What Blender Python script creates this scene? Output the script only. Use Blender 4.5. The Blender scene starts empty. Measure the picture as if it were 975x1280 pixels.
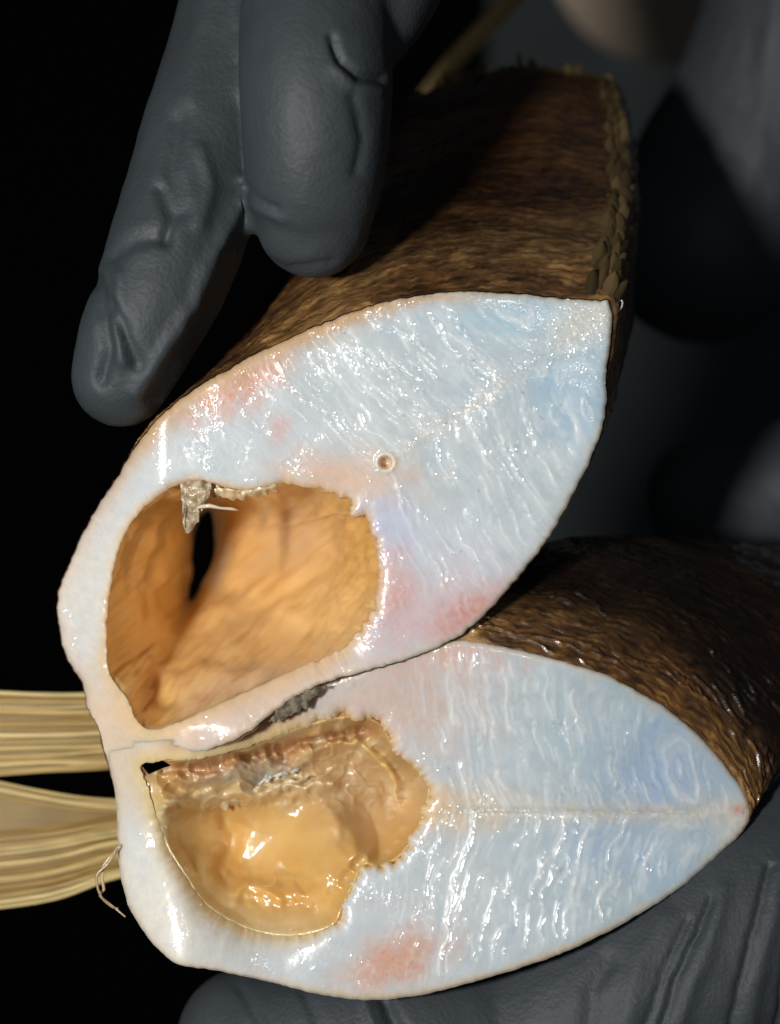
import bpy, math, random
import numpy as np
from mathutils import Vector
random.seed(4); rng = np.random.default_rng(4)
SC = bpy.context.scene
COL = SC.collection

# ------------------------------------------------------------------ camera
K = 0.00012          # metres of one photo pixel in the plane of the cut faces
D = 0.28             # camera distance from that plane
cam_d = bpy.data.cameras.new('camera'); cam = bpy.data.objects.new('camera', cam_d); COL.objects.link(cam)
cam.location = (0, -D, 0); cam.rotation_euler = (math.radians(90), 0, 0)
cam_d.sensor_fit = 'VERTICAL'; cam_d.sensor_height = 24.0; cam_d.sensor_width = 24.0
cam_d.lens = 24.0 * D / (1280 * K)
cam_d.clip_start = 0.01; cam_d.clip_end = 20
cam_d.dof.use_dof = True; cam_d.dof.focus_distance = D + 0.001; cam_d.dof.aperture_fstop = 6.5
SC.camera = cam

# ------------------------------------------------------------------ world, lamps, exposure
w = bpy.data.worlds.new('World'); SC.world = w; w.use_nodes = True
w.node_tree.nodes['Background'].inputs[0].default_value = (0.75, 0.85, 1.0, 1)
w.node_tree.nodes['Background'].inputs[1].default_value = 0.022

def area(name, loc, target, size, power, color):
    l = bpy.data.lights.new(name, 'AREA'); l.shape = 'DISK'; l.size = size; l.energy = power; l.color = color
    o = bpy.data.objects.new(name, l); COL.objects.link(o); o.location = loc
    o.rotation_euler = (Vector(target) - Vector(loc)).to_track_quat('-Z', 'Y').to_euler()
    return o
area('work_lamp', (-0.165, -0.33, 0.005), (0, 0, 0), 0.046, 1.5, (1.0, 0.985, 0.96))
area('added_fill_lamp', (0.06, -0.34, 0.08), (0, 0, 0), 0.04, 0.055, (1.0, 0.98, 0.95))  # weak fill added to lift the shaded cavity wall and finger sides
SC.view_settings.view_transform = 'Standard'; SC.view_settings.look = 'None'
SC.view_settings.exposure = 0.0; SC.view_settings.gamma = 1.0

# ------------------------------------------------------------------ helpers
def at(px, py, y):
    """photo pixel at depth y (metres behind the cut faces) -> world"""
    px = np.asarray(px, float); py = np.asarray(py, float); y = np.asarray(y, float)
    s = K * (D + y) / D
    return np.stack(np.broadcast_arrays((px - 487.5) * s, y, (640 - py) * s), -1)

def pix(V):
    s = K * (D + V[:, 1]) / D
    return 487.5 + V[:, 0] / s, 640 - V[:, 2] / s

_perm = np.random.default_rng(7).permutation(256); _perm = np.concatenate([_perm, _perm, _perm])
_grad = np.array([[1,1,0],[-1,1,0],[1,-1,0],[-1,-1,0],[1,0,1],[-1,0,1],[1,0,-1],[-1,0,-1],[0,1,1],[0,-1,1],[0,1,-1],[0,-1,-1]], float)
def noise(x, y, z=0.0):
    x, y, z = np.broadcast_arrays(np.asarray(x, float), np.asarray(y, float), np.asarray(z, float))
    xi = np.floor(x).astype(int); yi = np.floor(y).astype(int); zi = np.floor(z).astype(int)
    xf, yf, zf = x - xi, y - yi, z - zi
    xi &= 255; yi &= 255; zi &= 255
    f = lambda t: t*t*t*(t*(t*6-15)+10)
    u, v, q = f(xf), f(yf), f(zf)
    out = 0
    for dx in (0, 1):
        for dy in (0, 1):
            for dz in (0, 1):
                g = _grad[_perm[_perm[_perm[xi+dx]+yi+dy]+zi+dz] % 12]
                d = g[..., 0]*(xf-dx) + g[..., 1]*(yf-dy) + g[..., 2]*(zf-dz)
                out = out + d*(u if dx else 1-u)*(v if dy else 1-v)*(q if dz else 1-q)
    return out
def fbm(x, y, z=0.0, o=4, g=.5):
    a, s, t = 1.0, 0, 0
    for i in range(o):
        s = s + a*noise(np.asarray(x)*2**i + 17.3*i, np.asarray(y)*2**i + 5.1*i, np.asarray(z)*2**i); t += a; a *= g
    return s/t*1.6
def sstep(a, b, x):
    t = np.clip((x-a)/(b-a), 0, 1); return t*t*(3-2*t)
def lerp(a, b, t): return a + (b-a)*t

def spline(P, n, closed=False):
    P = np.asarray(P, float); N = len(P)
    if closed: idx = lambda i: P[i % N]
    else: idx = lambda i: P[np.clip(i, 0, N-1)]
    L = np.linalg.norm((np.roll(P, -1, 0) - P)[:, :2], axis=1)
    if not closed: L = L[:-1]
    cum = np.concatenate([[0], np.cumsum(L)])
    t = np.linspace(0, cum[-1], n, endpoint=not closed)
    i = np.clip(np.searchsorted(cum, t, 'right')-1, 0, len(L)-1); u = ((t-cum[i])/np.maximum(L[i], 1e-9))[:, None]
    p0, p1, p2, p3 = idx(i-1), idx(i), idx(i+1), idx(i+2)
    return .5*((2*p1) + (p2-p0)*u + (2*p0-5*p1+4*p2-p3)*u*u + (3*p1-p0-3*p2+p3)*u**3)

def mesh_obj(name, V, F, mat, parent=None, col=None, smooth=True):
    V = np.ascontiguousarray(V, dtype=np.float32).reshape(-1, 3); me = bpy.data.meshes.new(name)
    if isinstance(F, np.ndarray):
        n, k = F.shape
        me.vertices.add(len(V)); me.vertices.foreach_set('co', V.ravel())
        me.loops.add(n*k); me.loops.foreach_set('vertex_index', F.astype(np.int32).ravel())
        me.polygons.add(n); me.polygons.foreach_set('loop_start', np.arange(0, n*k, k, dtype=np.int32))
        me.update(calc_edges=True); me.validate()
    else:
        me.from_pydata(V.tolist(), [], F)
    me.polygons.foreach_set('use_smooth', np.full(len(me.polygons), smooth))
    if col is not None:
        c = np.ones((len(V), 4), np.float32); c[:, :3] = np.clip(col, 0, 1)
        me.color_attributes.new('Col', 'FLOAT_COLOR', 'POINT').data.foreach_set('color', c.ravel())
    me.materials.append(mat)
    o = bpy.data.objects.new(name, me); COL.objects.link(o)
    if parent is not None: o.parent = parent
    return o

def grid_faces(R, M, wrap=True):
    i, j = np.meshgrid(np.arange(R-1), np.arange(M if wrap else M-1), indexing='ij')
    j2 = (j+1) % M
    return np.stack([i*M+j, i*M+j2, (i+1)*M+j2, (i+1)*M+j], -1).reshape(-1, 4)

def grid_normals(G, wrap=True):
    du = (np.roll(G, -1, 1)-np.roll(G, 1, 1)) if wrap else np.gradient(G, axis=1)
    dv = np.gradient(G, axis=0)
    n = np.cross(du, dv); return n/np.maximum(np.linalg.norm(n, axis=-1, keepdims=True), 1e-12)

def thing(name, label, cat, loc=(0, 0, 0), group=None):
    o = bpy.data.objects.new(name, None); COL.objects.link(o); o.empty_display_size = .01
    o['label'] = label; o['category'] = cat
    if group: o['group'] = group
    return o
def tag(o, label, cat, group=None):
    o['label'] = label; o['category'] = cat
    if group: o['group'] = group
    return o

def tube(P, r, seg=8, cap=True):
    """tube through points P (n,3) with radii r"""
    P = np.asarray(P, float); n = len(P); r = np.broadcast_to(np.asarray(r, float), (n,))
    T = np.gradient(P, axis=0); T /= np.linalg.norm(T, axis=1, keepdims=True)
    ref = np.array([0, 1, 0.001]); A = np.cross(T, ref); A /= np.linalg.norm(A, axis=1, keepdims=True); B = np.cross(T, A)
    th = np.linspace(0, 2*np.pi, seg, endpoint=False)
    G = P[:, None] + r[:, None, None]*(np.cos(th)[None, :, None]*A[:, None] + np.sin(th)[None, :, None]*B[:, None])
    F = [list(map(int, f)) for f in grid_faces(n, seg)]
    if cap: F += [list(range(seg))[::-1], [(n-1)*seg+i for i in range(seg)]]
    return G.reshape(-1, 3), F

# ------------------------------------------------------------------ materials
def mat(name): 
    m = bpy.data.materials.new(name); m.use_nodes = True
    return m, m.node_tree.nodes, m.node_tree.links, m.node_tree.nodes['Principled BSDF']
def add_bump(N, L, B, scale, strength, dist, detail=4, stretch=None):
    tc = N.new('ShaderNodeTexCoord'); mp = N.new('ShaderNodeMapping'); L.new(tc.outputs['Object'], mp.inputs[0])
    if stretch: mp.inputs['Scale'].default_value = stretch
    nz = N.new('ShaderNodeTexNoise'); nz.inputs['Scale'].default_value = scale; nz.inputs['Detail'].default_value = detail
    L.new(mp.outputs[0], nz.inputs['Vector'])
    b = N.new('ShaderNodeBump'); b.inputs['Strength'].default_value = strength; b.inputs['Distance'].default_value = dist
    L.new(nz.outputs[0], b.inputs['Height']); L.new(b.outputs[0], B.inputs['Normal'])
    return nz, b
def attr_mat(name, rough, sss=0, rad=(1, 1, 1), sscale=.001, spec=.5, coat=0, coat_r=.1, bump=None):
    m, N, L, B = mat(name)
    a = N.new('ShaderNodeAttribute'); a.attribute_name = 'Col'; L.new(a.outputs['Color'], B.inputs['Base Color'])
    B.inputs['Roughness'].default_value = rough; B.inputs['Specular IOR Level'].default_value = spec
    B.inputs['Subsurface Weight'].default_value = sss; B.inputs['Subsurface Radius'].default_value = rad; B.inputs['Subsurface Scale'].default_value = sscale
    B.inputs['Coat IOR'].default_value = 1.6; B.inputs['Coat Weight'].default_value = coat; B.inputs['Coat Roughness'].default_value = coat_r
    if bump:
        nz, b = add_bump(N, L, B, *bump)
        if coat: L.new(b.outputs[0], B.inputs['Coat Normal'])
    return m
M_FLESH = attr_mat('wet_raw_flesh', .30, .85, (1.0, .82, .78), .0020, .3, 1.0, .09, (1100, .2, .0002, 3))
def film_coat(m, gain):
    N, L = m.node_tree.nodes, m.node_tree.links; B = N['Principled BSDF']
    a = N.new('ShaderNodeAttribute'); a.attribute_name = 'Film'
    b0 = next(n for n in N if n.type == 'BUMP'); b = N.new('ShaderNodeBump'); b.inputs['Strength'].default_value = 1; b.inputs['Distance'].default_value = gain
    L.new(a.outputs['Fac'], b.inputs['Height']); L.new(b0.outputs[0], b.inputs['Normal'])
    for l in list(B.inputs['Coat Normal'].links): L.remove(l)
    L.new(b.outputs[0], B.inputs['Coat Normal'])
film_coat(M_FLESH, .95)
M_LINING = attr_mat('cavity_lining', .40, .6, (1.0, .55, .22), .0022, .45, .9, .15, (900, .22, .0003, 4))
M_SKIN = attr_mat('fish_skin', .40, 0, spec=.5, coat=.9, coat_r=.14, bump=(1400, .3, .0003, 4, (1, 1, 2.2)))
M_SCALE = attr_mat('fish_scale', .35, 0, spec=.5, coat=.3, coat_r=.2, bump=(1600, .3, .0002, 3))
M_MEMB = attr_mat('torn_membrane', .3, .25, (1, .8, .6), .0008, .5, .6, .15, (1800, .35, .0003, 4))
M_DULL = attr_mat('dull_membrane', .55, .1, (1, .8, .6), .0006, .35, .15, .3, (1500, .3, .0002, 4))
M_FIN = attr_mat('dried_fin', .55, .15, (1, .8, .5), .0008, .35, bump=(700, .3, .0003, 4, (.15, 1, 1.6)))

def glove_mat():
    m, N, L, B = mat('black_nitrile')
    B.inputs['Base Color'].default_value = (.058, .066, .076, 1); B.inputs['Roughness'].default_value = .5
    B.inputs['Specular IOR Level'].default_value = .38
    nz, b = add_bump(N, L, B, 1500, .5, .00028, 5)
    n2 = N.new('ShaderNodeTexNoise'); n2.inputs['Scale'].default_value = 90; n2.inputs['Detail'].default_value = 6
    tc = N.new('ShaderNodeTexCoord'); L.new(tc.outputs['Object'], n2.inputs['Vector'])
    r = N.new('ShaderNodeMapRange'); r.inputs[3].default_value = .48; r.inputs[4].default_value = .68; L.new(n2.outputs[0], r.inputs[0]); L.new(r.outputs[0], B.inputs['Roughness'])
    cr = N.new('ShaderNodeMix'); cr.data_type = 'RGBA'; cr.inputs['A'].default_value = (.028, .035, .040, 1); cr.inputs['B'].default_value = (.043, .052, .060, 1)
    L.new(n2.outputs[0], cr.inputs['Factor']); L.new(cr.outputs['Result'], B.inputs['Base Color'])
    return m
M_GLOVE = glove_mat()
def plain(name, c, rough, bump=None):
    m, N, L, B = mat(name); B.inputs['Roughness'].default_value = rough
    nz = N.new('ShaderNodeTexNoise'); nz.inputs['Scale'].default_value = 40; nz.inputs['Detail'].default_value = 5
    tc = N.new('ShaderNodeTexCoord'); L.new(tc.outputs['Object'], nz.inputs['Vector'])
    mx = N.new('ShaderNodeMix'); mx.data_type = 'RGBA'; mx.inputs['A'].default_value = (*[v*.8 for v in c], 1); mx.inputs['B'].default_value = (*[v*1.2 for v in c], 1)
    L.new(nz.outputs[0], mx.inputs['Factor']); L.new(mx.outputs['Result'], B.inputs['Base Color'])
    B.inputs['Specular IOR Level'].default_value = .1
    return m

# ------------------------------------------------------------------ background
def sheet(name, x0, x1, z0, z1, y, m, amp=.004):
    n = 60; gx, gz = np.meshgrid(np.linspace(x0, x1, n), np.linspace(z0, z1, n), indexing='ij')
    gy = y + amp*fbm(gx*6, gz*2, .3)
    return mesh_obj(name, np.stack([gx, gy, gz], -1).reshape(-1, 3), grid_faces(n, n, False), m)
bd = sheet('backdrop', -1.6, 1.6, -1.3, 1.3, .75, plain('black_cloth', (.0025, .003, .003), .9)); bd['kind'] = 'structure'
gp = sheet('grey_wall', .036, .75, -.6, .8, .40, plain('dark_grey_cloth', (.058, .068, .073), .9)); gp['kind'] = 'structure'

# ------------------------------------------------------------------ fish: outlines traced as real cross-sections (x, y, end x, end y)
OUT_U = np.array([
(762,378,768,108),(764,420,785,180),(758,470,788,260),(757,515,780,330),(740,570,755,400),(715,620,725,470),(690,665,690,540),(660,705,650,600),
(625,747,610,650),(587,785,565,700),(560,803,530,730),(520,820,490,750),(460,838,440,770),(415,850,400,780),(380,864,370,785),(345,887,340,790),
(310,915,300,840),(268,935,265,850),(225,940,235,845),(180,950,210,840),(150,965,195,825),(133,945,185,800),(124,910,180,770),(110,885,180,740),
(104,855,190,700),(86,825,186,685),(75,790,185,665),(74,742,187,645),(93,692,195,620),(113,650,210,590),(138,610,232,550),(160,575,255,510),
(190,532,290,455),(230,496,330,390),(280,465,375,310),(330,438,415,235),(380,415,450,180),(430,394,490,140),(480,378,535,115),(530,369,585,98),
(580,365,630,90),(640,367,680,88),(700,373,725,92),(745,376,755,98)], float)
HOLE_U = np.array([
(190,626,246,655),(222,606,250,646),(250,602,254,642),(285,610,258,638),(318,614,261,638),(350,605,264,640),(382,609,266,646),(410,613,267,652),
(434,626,268,660),(441,642,268,668),(457,645,269,676),(466,672,269,684),(474,702,268,692),(473,732,267,700),(466,762,266,708),(450,787,264,715),
(425,812,261,722),(380,832,257,730),(340,850,253,737),(300,868,249,743),(260,886,245,747),(225,902,241,750),(190,912,238,751),(170,900,236,748),
(158,872,236,742),(137,842,236,730),(133,800,237,715),(137,740,239,700),(148,690,241,685),(165,652,243,670)], float)
OUT_L = np.array([
(938,1020),(932,992),(910,960),(880,925),(840,890),(790,860),(750,841),(700,825),(650,812),(600,803),(570,800),(510,815),(450,838),(395,860),(340,885),(290,910),
(240,921),(190,926),(150,926),(129,924),(136,955),(145,1000),(147,1050),(150,1090),(160,1130),(180,1165),(205,1193),(225,1206),(270,1213),(330,1226),(400,1243),
(460,1250),(520,1245),(600,1225),(680,1200),(740,1175),(800,1142),(850,1110),(890,1075),(925,1043)], float)
HOLE_L = np.array([
(176,958),(205,951),(250,948),(320,930),(380,908),(428,897),(458,898),(477,908),(488,928),(503,945),(525,965),(536,985),(527,1025),(503,1065),(477,1082),
(456,1080),(441,1105),(427,1135),(416,1155),(385,1166),(345,1168),(300,1156),(258,1130),(233,1095),(210,1058),(196,1020),(186,985)], float)

def rough_outline(P, amp, scale, seed, n):
    Q = spline(P, n, True)
    T = np.roll(Q[:, :2], -1, 0) - np.roll(Q[:, :2], 1, 0); T /= np.linalg.norm(T, axis=1, keepdims=True)
    nrm = np.stack([-T[:, 1], T[:, 0]], -1)
    d = fbm(Q[:, 0]/scale, Q[:, 1]/scale, seed, 4, .65)*amp
    if amp > 3: d = d*np.clip(.35+.9*sstep(330, 440, Q[:, 0])-.3*sstep(780, 830, Q[:, 1])*sstep(900, 850, Q[:, 1]), .25, 1.2)
    Q[:, :2] += nrm*d[:, None]
    return Q

def inside(poly, X, Y):
    """scanline even-odd test for a regular grid (X 1d, Y 1d)"""
    out = np.zeros((len(Y), len(X)), bool); a = poly; b = np.roll(poly, -1, 0)
    for j, y in enumerate(Y):
        m = (a[:, 1] <= y) != (b[:, 1] <= y)
        if not m.any(): continue
        xs = np.sort(a[m, 0] + (y-a[m, 1])/(b[m, 1]-a[m, 1])*(b[m, 0]-a[m, 0]))
        out[j] = np.searchsorted(xs, X) % 2 == 1
    return out

def near(poly, P):
    """distance from points to closed polyline and the closest point"""
    a = poly[::(2 if len(poly) > 500 else 1), :2].astype(np.float32); d = np.roll(a, -1, 0)-a; dd = (d*d).sum(1)+1e-9
    dist = np.empty(len(P), np.float32); cp = np.empty((len(P), 2), np.float32)
    P = P.astype(np.float32)
    for s in range(0, len(P), 6000):
        q = P[s:s+6000, None] - a[None]
        t = np.clip((q*d).sum(2)/dd, 0, 1); e = q - t[..., None]*d
        m = (e*e).sum(2); i = m.argmin(1); r = np.arange(len(i))
        dist[s:s+6000] = np.sqrt(m[r, i]); cp[s:s+6000] = a[i] + t[r, i][:, None]*d[i]
    return dist, cp

def blob(X, Y, cx, cy, rx, ry, wob=.35, rot=0.0):
    c, s = math.cos(rot), math.sin(rot); u = (X-cx)*c+(Y-cy)*s; v = -(X-cx)*s+(Y-cy)*c
    d = np.sqrt((u/rx)**2+(v/ry)**2) + wob*fbm(X/28, Y/28, cx*.01, 4)
    return (1 - sstep(.0, 1.45, d))*np.clip(1+.5*fbm(X/7, Y/7, cy*.01, 3), .3, 1.3)

def seg_dist(X, Y, P):
    d = np.full(X.shape, 1e9)
    for (ax, ay), (bx, by) in zip(P[:-1], P[1:]):
        dx, dy = bx-ax, by-ay; t = np.clip(((X-ax)*dx+(Y-ay)*dy)/(dx*dx+dy*dy), 0, 1)
        d = np.minimum(d, np.hypot(X-ax-t*dx, Y-ay-t*dy))
    return d

def face_slab(name, outer, hole, depth, height, colour, parent, h=1.3, back=.006, mater=None):
    xs = np.arange(outer[:, 0].min()-2, outer[:, 0].max()+3, h); ys = np.arange(outer[:, 1].min()-2, outer[:, 1].max()+3, h)
    ins = inside(outer[:, :2], xs, ys)
    if hole is not None: ins &= ~inside(hole[:, :2], xs, ys)
    q = ins[:-1, :-1] & ins[1:, :-1] & ins[:-1, 1:] & ins[1:, 1:]
    W = len(xs); jj, ii = np.nonzero(q); a = jj*W+ii
    F = np.stack([a, a+1, a+W+1, a+W], -1)
    used, inv = np.unique(F, return_inverse=True); F = inv.reshape(F.shape)
    X = xs[used % W].copy(); Y = ys[used // W].copy()
    P = np.stack([X, Y], -1)
    do, co = near(outer, P); dh, ch = near(hole, P) if hole is not None else (do*0+1e6, co)
    cnt = np.bincount(F.ravel(), minlength=len(used)); bnd = cnt < 4
    so = bnd & (do < dh) & (do < 3*h); sh = bnd & (dh <= do) & (dh < 3*h)
    X[so], Y[so] = co[so].T; X[sh], Y[sh] = ch[sh].T; do[so] = 0; dh[sh] = 0
    y0 = depth(X, Y)
    hh = height(X, Y, do, dh); film = np.zeros(len(X))
    if isinstance(hh, tuple): hh, film = hh; hh = hh + .55*film
    V = at(X, Y, y0 - hh)
    Vb = at(X, Y, y0 + back)
    n = len(X)
    E = np.concatenate([F[:, [0, 1]], F[:, [1, 2]], F[:, [2, 3]], F[:, [3, 0]]])
    key = E[:, 0].astype(np.int64)*n+E[:, 1]; rev = E[:, 1].astype(np.int64)*n+E[:, 0]
    be = E[~np.isin(key, rev)]
    bv, bi = np.unique(be, return_inverse=True); bi = bi.reshape(be.shape); m = len(bv)
    side = np.stack([bi[:, 1], bi[:, 0], bi[:, 0]+m, bi[:, 1]+m], -1) + 2*n
    c = colour(X, Y, do, dh)
    o = mesh_obj(name, np.concatenate([V, Vb, V[bv], Vb[bv]]), np.concatenate([F, F[:, ::-1]+n, side]), mater or M_FLESH, parent, np.concatenate([c, c, c[bv], c[bv]]))
    o.data.attributes.new('Film', 'FLOAT', 'POINT').data.foreach_set('value', np.concatenate([film, film*0, film[bv]*0, film[bv]*0]).astype(np.float32))
    return o

C = lambda *v: np.array(v, float)
def paint(c, wgt, col): return c + (col-c)*np.clip(wgt, 0, 1)[:, None]

def muscle(X, Y, O, ang, cu, cl, shear=.18):
    """along/across coordinates of the section and the myomere coordinate (rings round a centre on each side of the septum)"""
    ca, sa = math.cos(ang), math.sin(ang)
    a = (X-O[0])*ca+(Y-O[1])*sa; b = -(X-O[0])*sa+(Y-O[1])*ca
    wx = 9*fbm(X/70, Y/70, 3.3, 3); wy = 9*fbm(X/70, Y/70, 13.3, 3)
    def ring(c, e): return np.sqrt((a+wx+shear*(np.abs(b)-abs(c[1]))-c[0])**2 + ((b+wy-c[1])/e)**2)
    k = b > 0
    phi = np.where(k, ring(cl, 2.1)+400, ring(cu, 2.1))
    th = np.where(k, b-cl[1], b-cu[1])
    return a, b, phi, th

def worms(X, Y, sc, seed):
    wx = X+.9*sc*noise(X/sc/1.6, Y/sc/1.6, seed); wy = Y+.9*sc*noise(X/sc/1.6, Y/sc/1.6, seed+7)
    return np.clip(1-np.abs(noise(wx/sc, wy/sc, seed+3))*2.6, 0, 1)**1.5 - .35

def septa(X, Y, phi, th, step, wob):
    """thin curved septa between the myomeres: each line has its own place, strength and breaks"""
    q = (phi + wob*noise(X/26, Y/26, 5.5))/step; n = np.floor(q+.5); f = (q-n)*step
    r = np.sin(n*91.7+3.1)*4375.85; r -= np.floor(r); r2 = np.sin(n*37.3+1.7)*9754.1; r2 -= np.floor(r2)
    f = f + (r-.5)*step*.5
    on = sstep(-.12, .22, noise(th/34+r*50, n*3.7, 1.5)+.25*noise(X/7, Y/7, 2)+(r2-.55)*.5)
    wid = 1.5+1.3*r2
    return np.exp(-(f/wid)**2)*on*(.5+.8*r)*np.clip(.8+.6*noise(X/8, Y/8, 8.8), .2, 1.3), np.exp(-(f/(wid*3.2))**2)*on

def fibres(X, Y, a, b, phi, th, dens):
    """relief (metres) of the wet muscle: thin septa, glossy jelly clustered along them, smooth muscle between"""
    s1, n1 = septa(X, Y, phi, th, 17, 7); s2, n2 = septa(X+300, Y, phi+9, th, 8.5, 5)
    clus = sstep(.0, .5, fbm(X/42, Y/42, 19.1, 3))
    patch = sstep(-.1, .4, fbm(X/60, Y/60, 9.1, 3))
    g = noise(phi/3.0+.5*noise(X/8, Y/8, 2), th/12, 14.1)
    jelly = worms(X, Y, 8, 6.6)
    return dens*(s1*.00017 + s2*.00012*(.35+.65*patch) + (n1*.7+n2*.3)*clus*(g*.00007+jelly*.00010) + clus*patch*(g*.00003+jelly*.00009))

# -------- upper half
HU = rough_outline(HOLE_U, 6.0, 13, 2.2, 900); OU = rough_outline(OUT_U, 2.6, 12, 5.2, 900)
def bridge(X): return .0100*sstep(240, 90, X)
def depth_u(X, Y):
    d = .0022*((Y-600)/300) - .004*sstep(0, 1, (Y-800)/150)*sstep(140, 230, X) + .010*sstep(210, 70, X)
    return lerp(d, bridge(X) + .00028*np.clip((Y-940)/13, -2.5, 2.0), sstep(330, 230, X)*sstep(855, 905, Y))
AU = math.atan2(390-575, 760-490)
def height_u(X, Y, do, dh):
    a, b, phi, th = muscle(X, Y, (490, 575), AU, (235, -80), (235, 85), .15)
    mus = sstep(-130, 20, a)*sstep(8, 26, dh)*sstep(8, 26, do)
    rag = np.exp(-np.minimum(dh, do*2)/22)*(1-.8*sstep(780, 830, Y))
    sept = np.exp(-(b/16)**2)*sstep(-10, 40, a) + .8*blob(X, Y, 735, 405, 60, 45)
    h = fibres(X, Y, a, b, phi, th, 1.15)*(.1+.9*mus)
    gate = sstep(-.1, .35, fbm(X/30, Y/30, 31.3, 3))
    h += (rag*.8*gate+sept*.75)*(.00017*worms(X, Y, 9, 11.3) + .00012*fbm(X/11, Y/11, 2.1, 3))
    h += (1-mus)*gate*(.00009*worms(X, Y, 10, 12.))
    # the explicit pale myomere lines
    for P in ([(440,425),(478,470),(530,515)],[(475,410),(505,415),(540,440)],[(536,392),(560,430),(605,478)],[(565,395),(590,430),(620,470)],[(345,470),(380,500),(420,520)],
              [(505,622),(535,650),(565,690)],[(600,525),(630,560),(655,605)],[(430,395),(470,392),(500,400)],[(468,450),(500,470),(528,490)]):
        d = seg_dist(X+2.5*noise(X/9, Y/9, 3), Y+2.5*noise(X/9, Y/9, 7), P)
        h += .00020*np.exp(-(d/3.2)**2)*np.clip(.45+1.6*noise(X/7, Y/7, 5), 0, 1.3)
    fine = h; h = .0004*fbm(X/130, Y/130, 1.5, 2)
    br = sstep(290, 230, X)*sstep(880, 915, Y)
    h -= .0007*np.exp(-do/2.6)*(1-br) + .0010*np.exp(-dh/4.5)*(1-sstep(770, 820, Y)) + .0012*np.exp(-dh/14)*sstep(770, 820, Y)
    d = np.hypot(X-482, Y-578); h -= .0020*(1-sstep(4, 9, d)); h += .0003*np.exp(-((d-11)/3)**2)
    return h, fine
def colour_u(X, Y, do, dh):
    a, b, phi, th = muscle(X, Y, (490, 575), AU, (235, -80), (235, 85), .15)
    c = np.tile(C(.60, .635, .65), (len(X), 1))
    c = paint(c, sstep(-40, 300, a)*.85 + .15*fbm(X/60, Y/60, 3), C(.49, .605, .665))
    c = paint(c, .35*sstep(-.1, .5, fbm(X/40, Y/40, 8.2)), C(.66, .71, .72))
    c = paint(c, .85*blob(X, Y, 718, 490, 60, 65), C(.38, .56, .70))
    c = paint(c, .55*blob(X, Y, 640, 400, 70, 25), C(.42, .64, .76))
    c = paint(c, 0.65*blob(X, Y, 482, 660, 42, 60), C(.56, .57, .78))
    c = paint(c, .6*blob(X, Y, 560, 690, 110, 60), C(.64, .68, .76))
    c = paint(c, 1.0*blob(X, Y, 530, 770, 140, 60, rot=-.3), C(.68, .55, .57))
    c = paint(c, 0.8*blob(X, Y, 585, 765, 60, 24, rot=-.5), C(.66, .28, .22))
    c = paint(c, 0.7*blob(X, Y, 490, 730, 30, 55), C(.70, .42, .37))
    c = paint(c, 0.95*blob(X, Y, 290, 480, 85, 38, rot=-.5), C(.70, .37, .27))
    c = paint(c, .5*blob(X, Y, 348, 535, 16, 22), C(.72, .40, .36))
    c = paint(c, 1.0*blob(X, Y, 430, 598, 100, 40), C(.74, .55, .43))
    c = paint(c, .75*blob(X, Y, 735, 400, 60, 36, rot=-.5), C(.72, .68, .60))
    c = paint(c, .7*np.exp(-(b/9)**2)*sstep(0, 30, a)*sstep(330, 120, a)*(.5+fbm(X/12, Y/12, 4)), C(.68, .58, .46))
    c = paint(c, .9*blob(X, Y, 110, 740, 90, 210, .2), C(.74, .71, .66))
    c = paint(c, .95*sstep(805, 850, Y+.25*(X-300))*sstep(470, 380, X)*(.8+.3*fbm(X/25, Y/25, 3)), C(.74, .56, .45))
    c = paint(c, .9*sstep(820, 900, Y)*sstep(260, 200, X)*(.8+.4*fbm(X/18, Y/18, 3)), C(.76, .60, .43))
    rim = np.exp(-(do/(12+9*fbm(X/30, Y/30, 2)))**2)*(1-.7*sstep(560, 700, X)*sstep(600, 400, Y))
    rim = rim*(1-sstep(290, 230, X)*sstep(870, 905, Y))
    c = paint(c, .6*rim*(1-.65*sstep(480, 600, X)), C(.70, .55, .42))
    c = paint(c, .95*rim*sstep(640, 420, Y+.25*X-100)*sstep(700, 500, X), C(.56, .36, .20))
    c = paint(c, .85*np.exp(-(do/np.clip(3.2+4*fbm(X/20, Y/20, 7), .8, 8))**2)*(X > 480), C(.74, .69, .54))
    c = paint(c, .9*np.exp(-(do/(20+9*fbm(X/26, Y/26, 5)))**2)*sstep(600, 540, Y)*sstep(520, 440, X), C(.58, .40, .24))
    c = paint(c, .75*np.exp(-(dh/(7+5*fbm(X/14, Y/14, 6)+9*sstep(780, 830, Y)))**2), C(.76, .52, .27))
    d = np.hypot(X-482, Y-578); c = paint(c, np.exp(-((d-11)/5)**2)*.7, C(.74, .64, .48)); c = paint(c, 1-sstep(6, 9, d), C(.72, .46, .24))
    for P in ([(652,490),(658,492),(660,500)],[(590,452),(597,447),(604,442)],[(505,520),(508,519)],[(640,605),(645,602)],[(556,530),(563,525)],[(610,590),(613,592)],
              [(675,520),(684,528)],[(700,505),(704,512)],[(598,612),(600,616)],[(645,565),(648,560)],[(575,690),(580,686)],[(430,415),(433,417)]):
        c = paint(c, .6*np.exp(-(seg_dist(X+1.5*noise(X/4, Y/4, 3), Y+1.5*noise(X/4, Y/4, 8), [P[0], (.5*(P[0][0]+P[1][0]), .5*(P[0][1]+P[1][1]))])/.9)**2), C(.16, .13, .11))
    m = sstep(-60, 30, a)*sstep(6, 30, dh)*sstep(6, 26, do); s1, n1 = septa(X, Y, phi, th, 17, 7); s2, n2 = septa(X+300, Y, phi+9, th, 8.5, 5)
    c = paint(c, m*(.38*n1+.25*n2), C(.78, .81, .81)); c = paint(c, m*.22*sstep(-.1, .4, noise(phi/13, th/90, 41)), C(.44, .57, .66))
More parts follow.
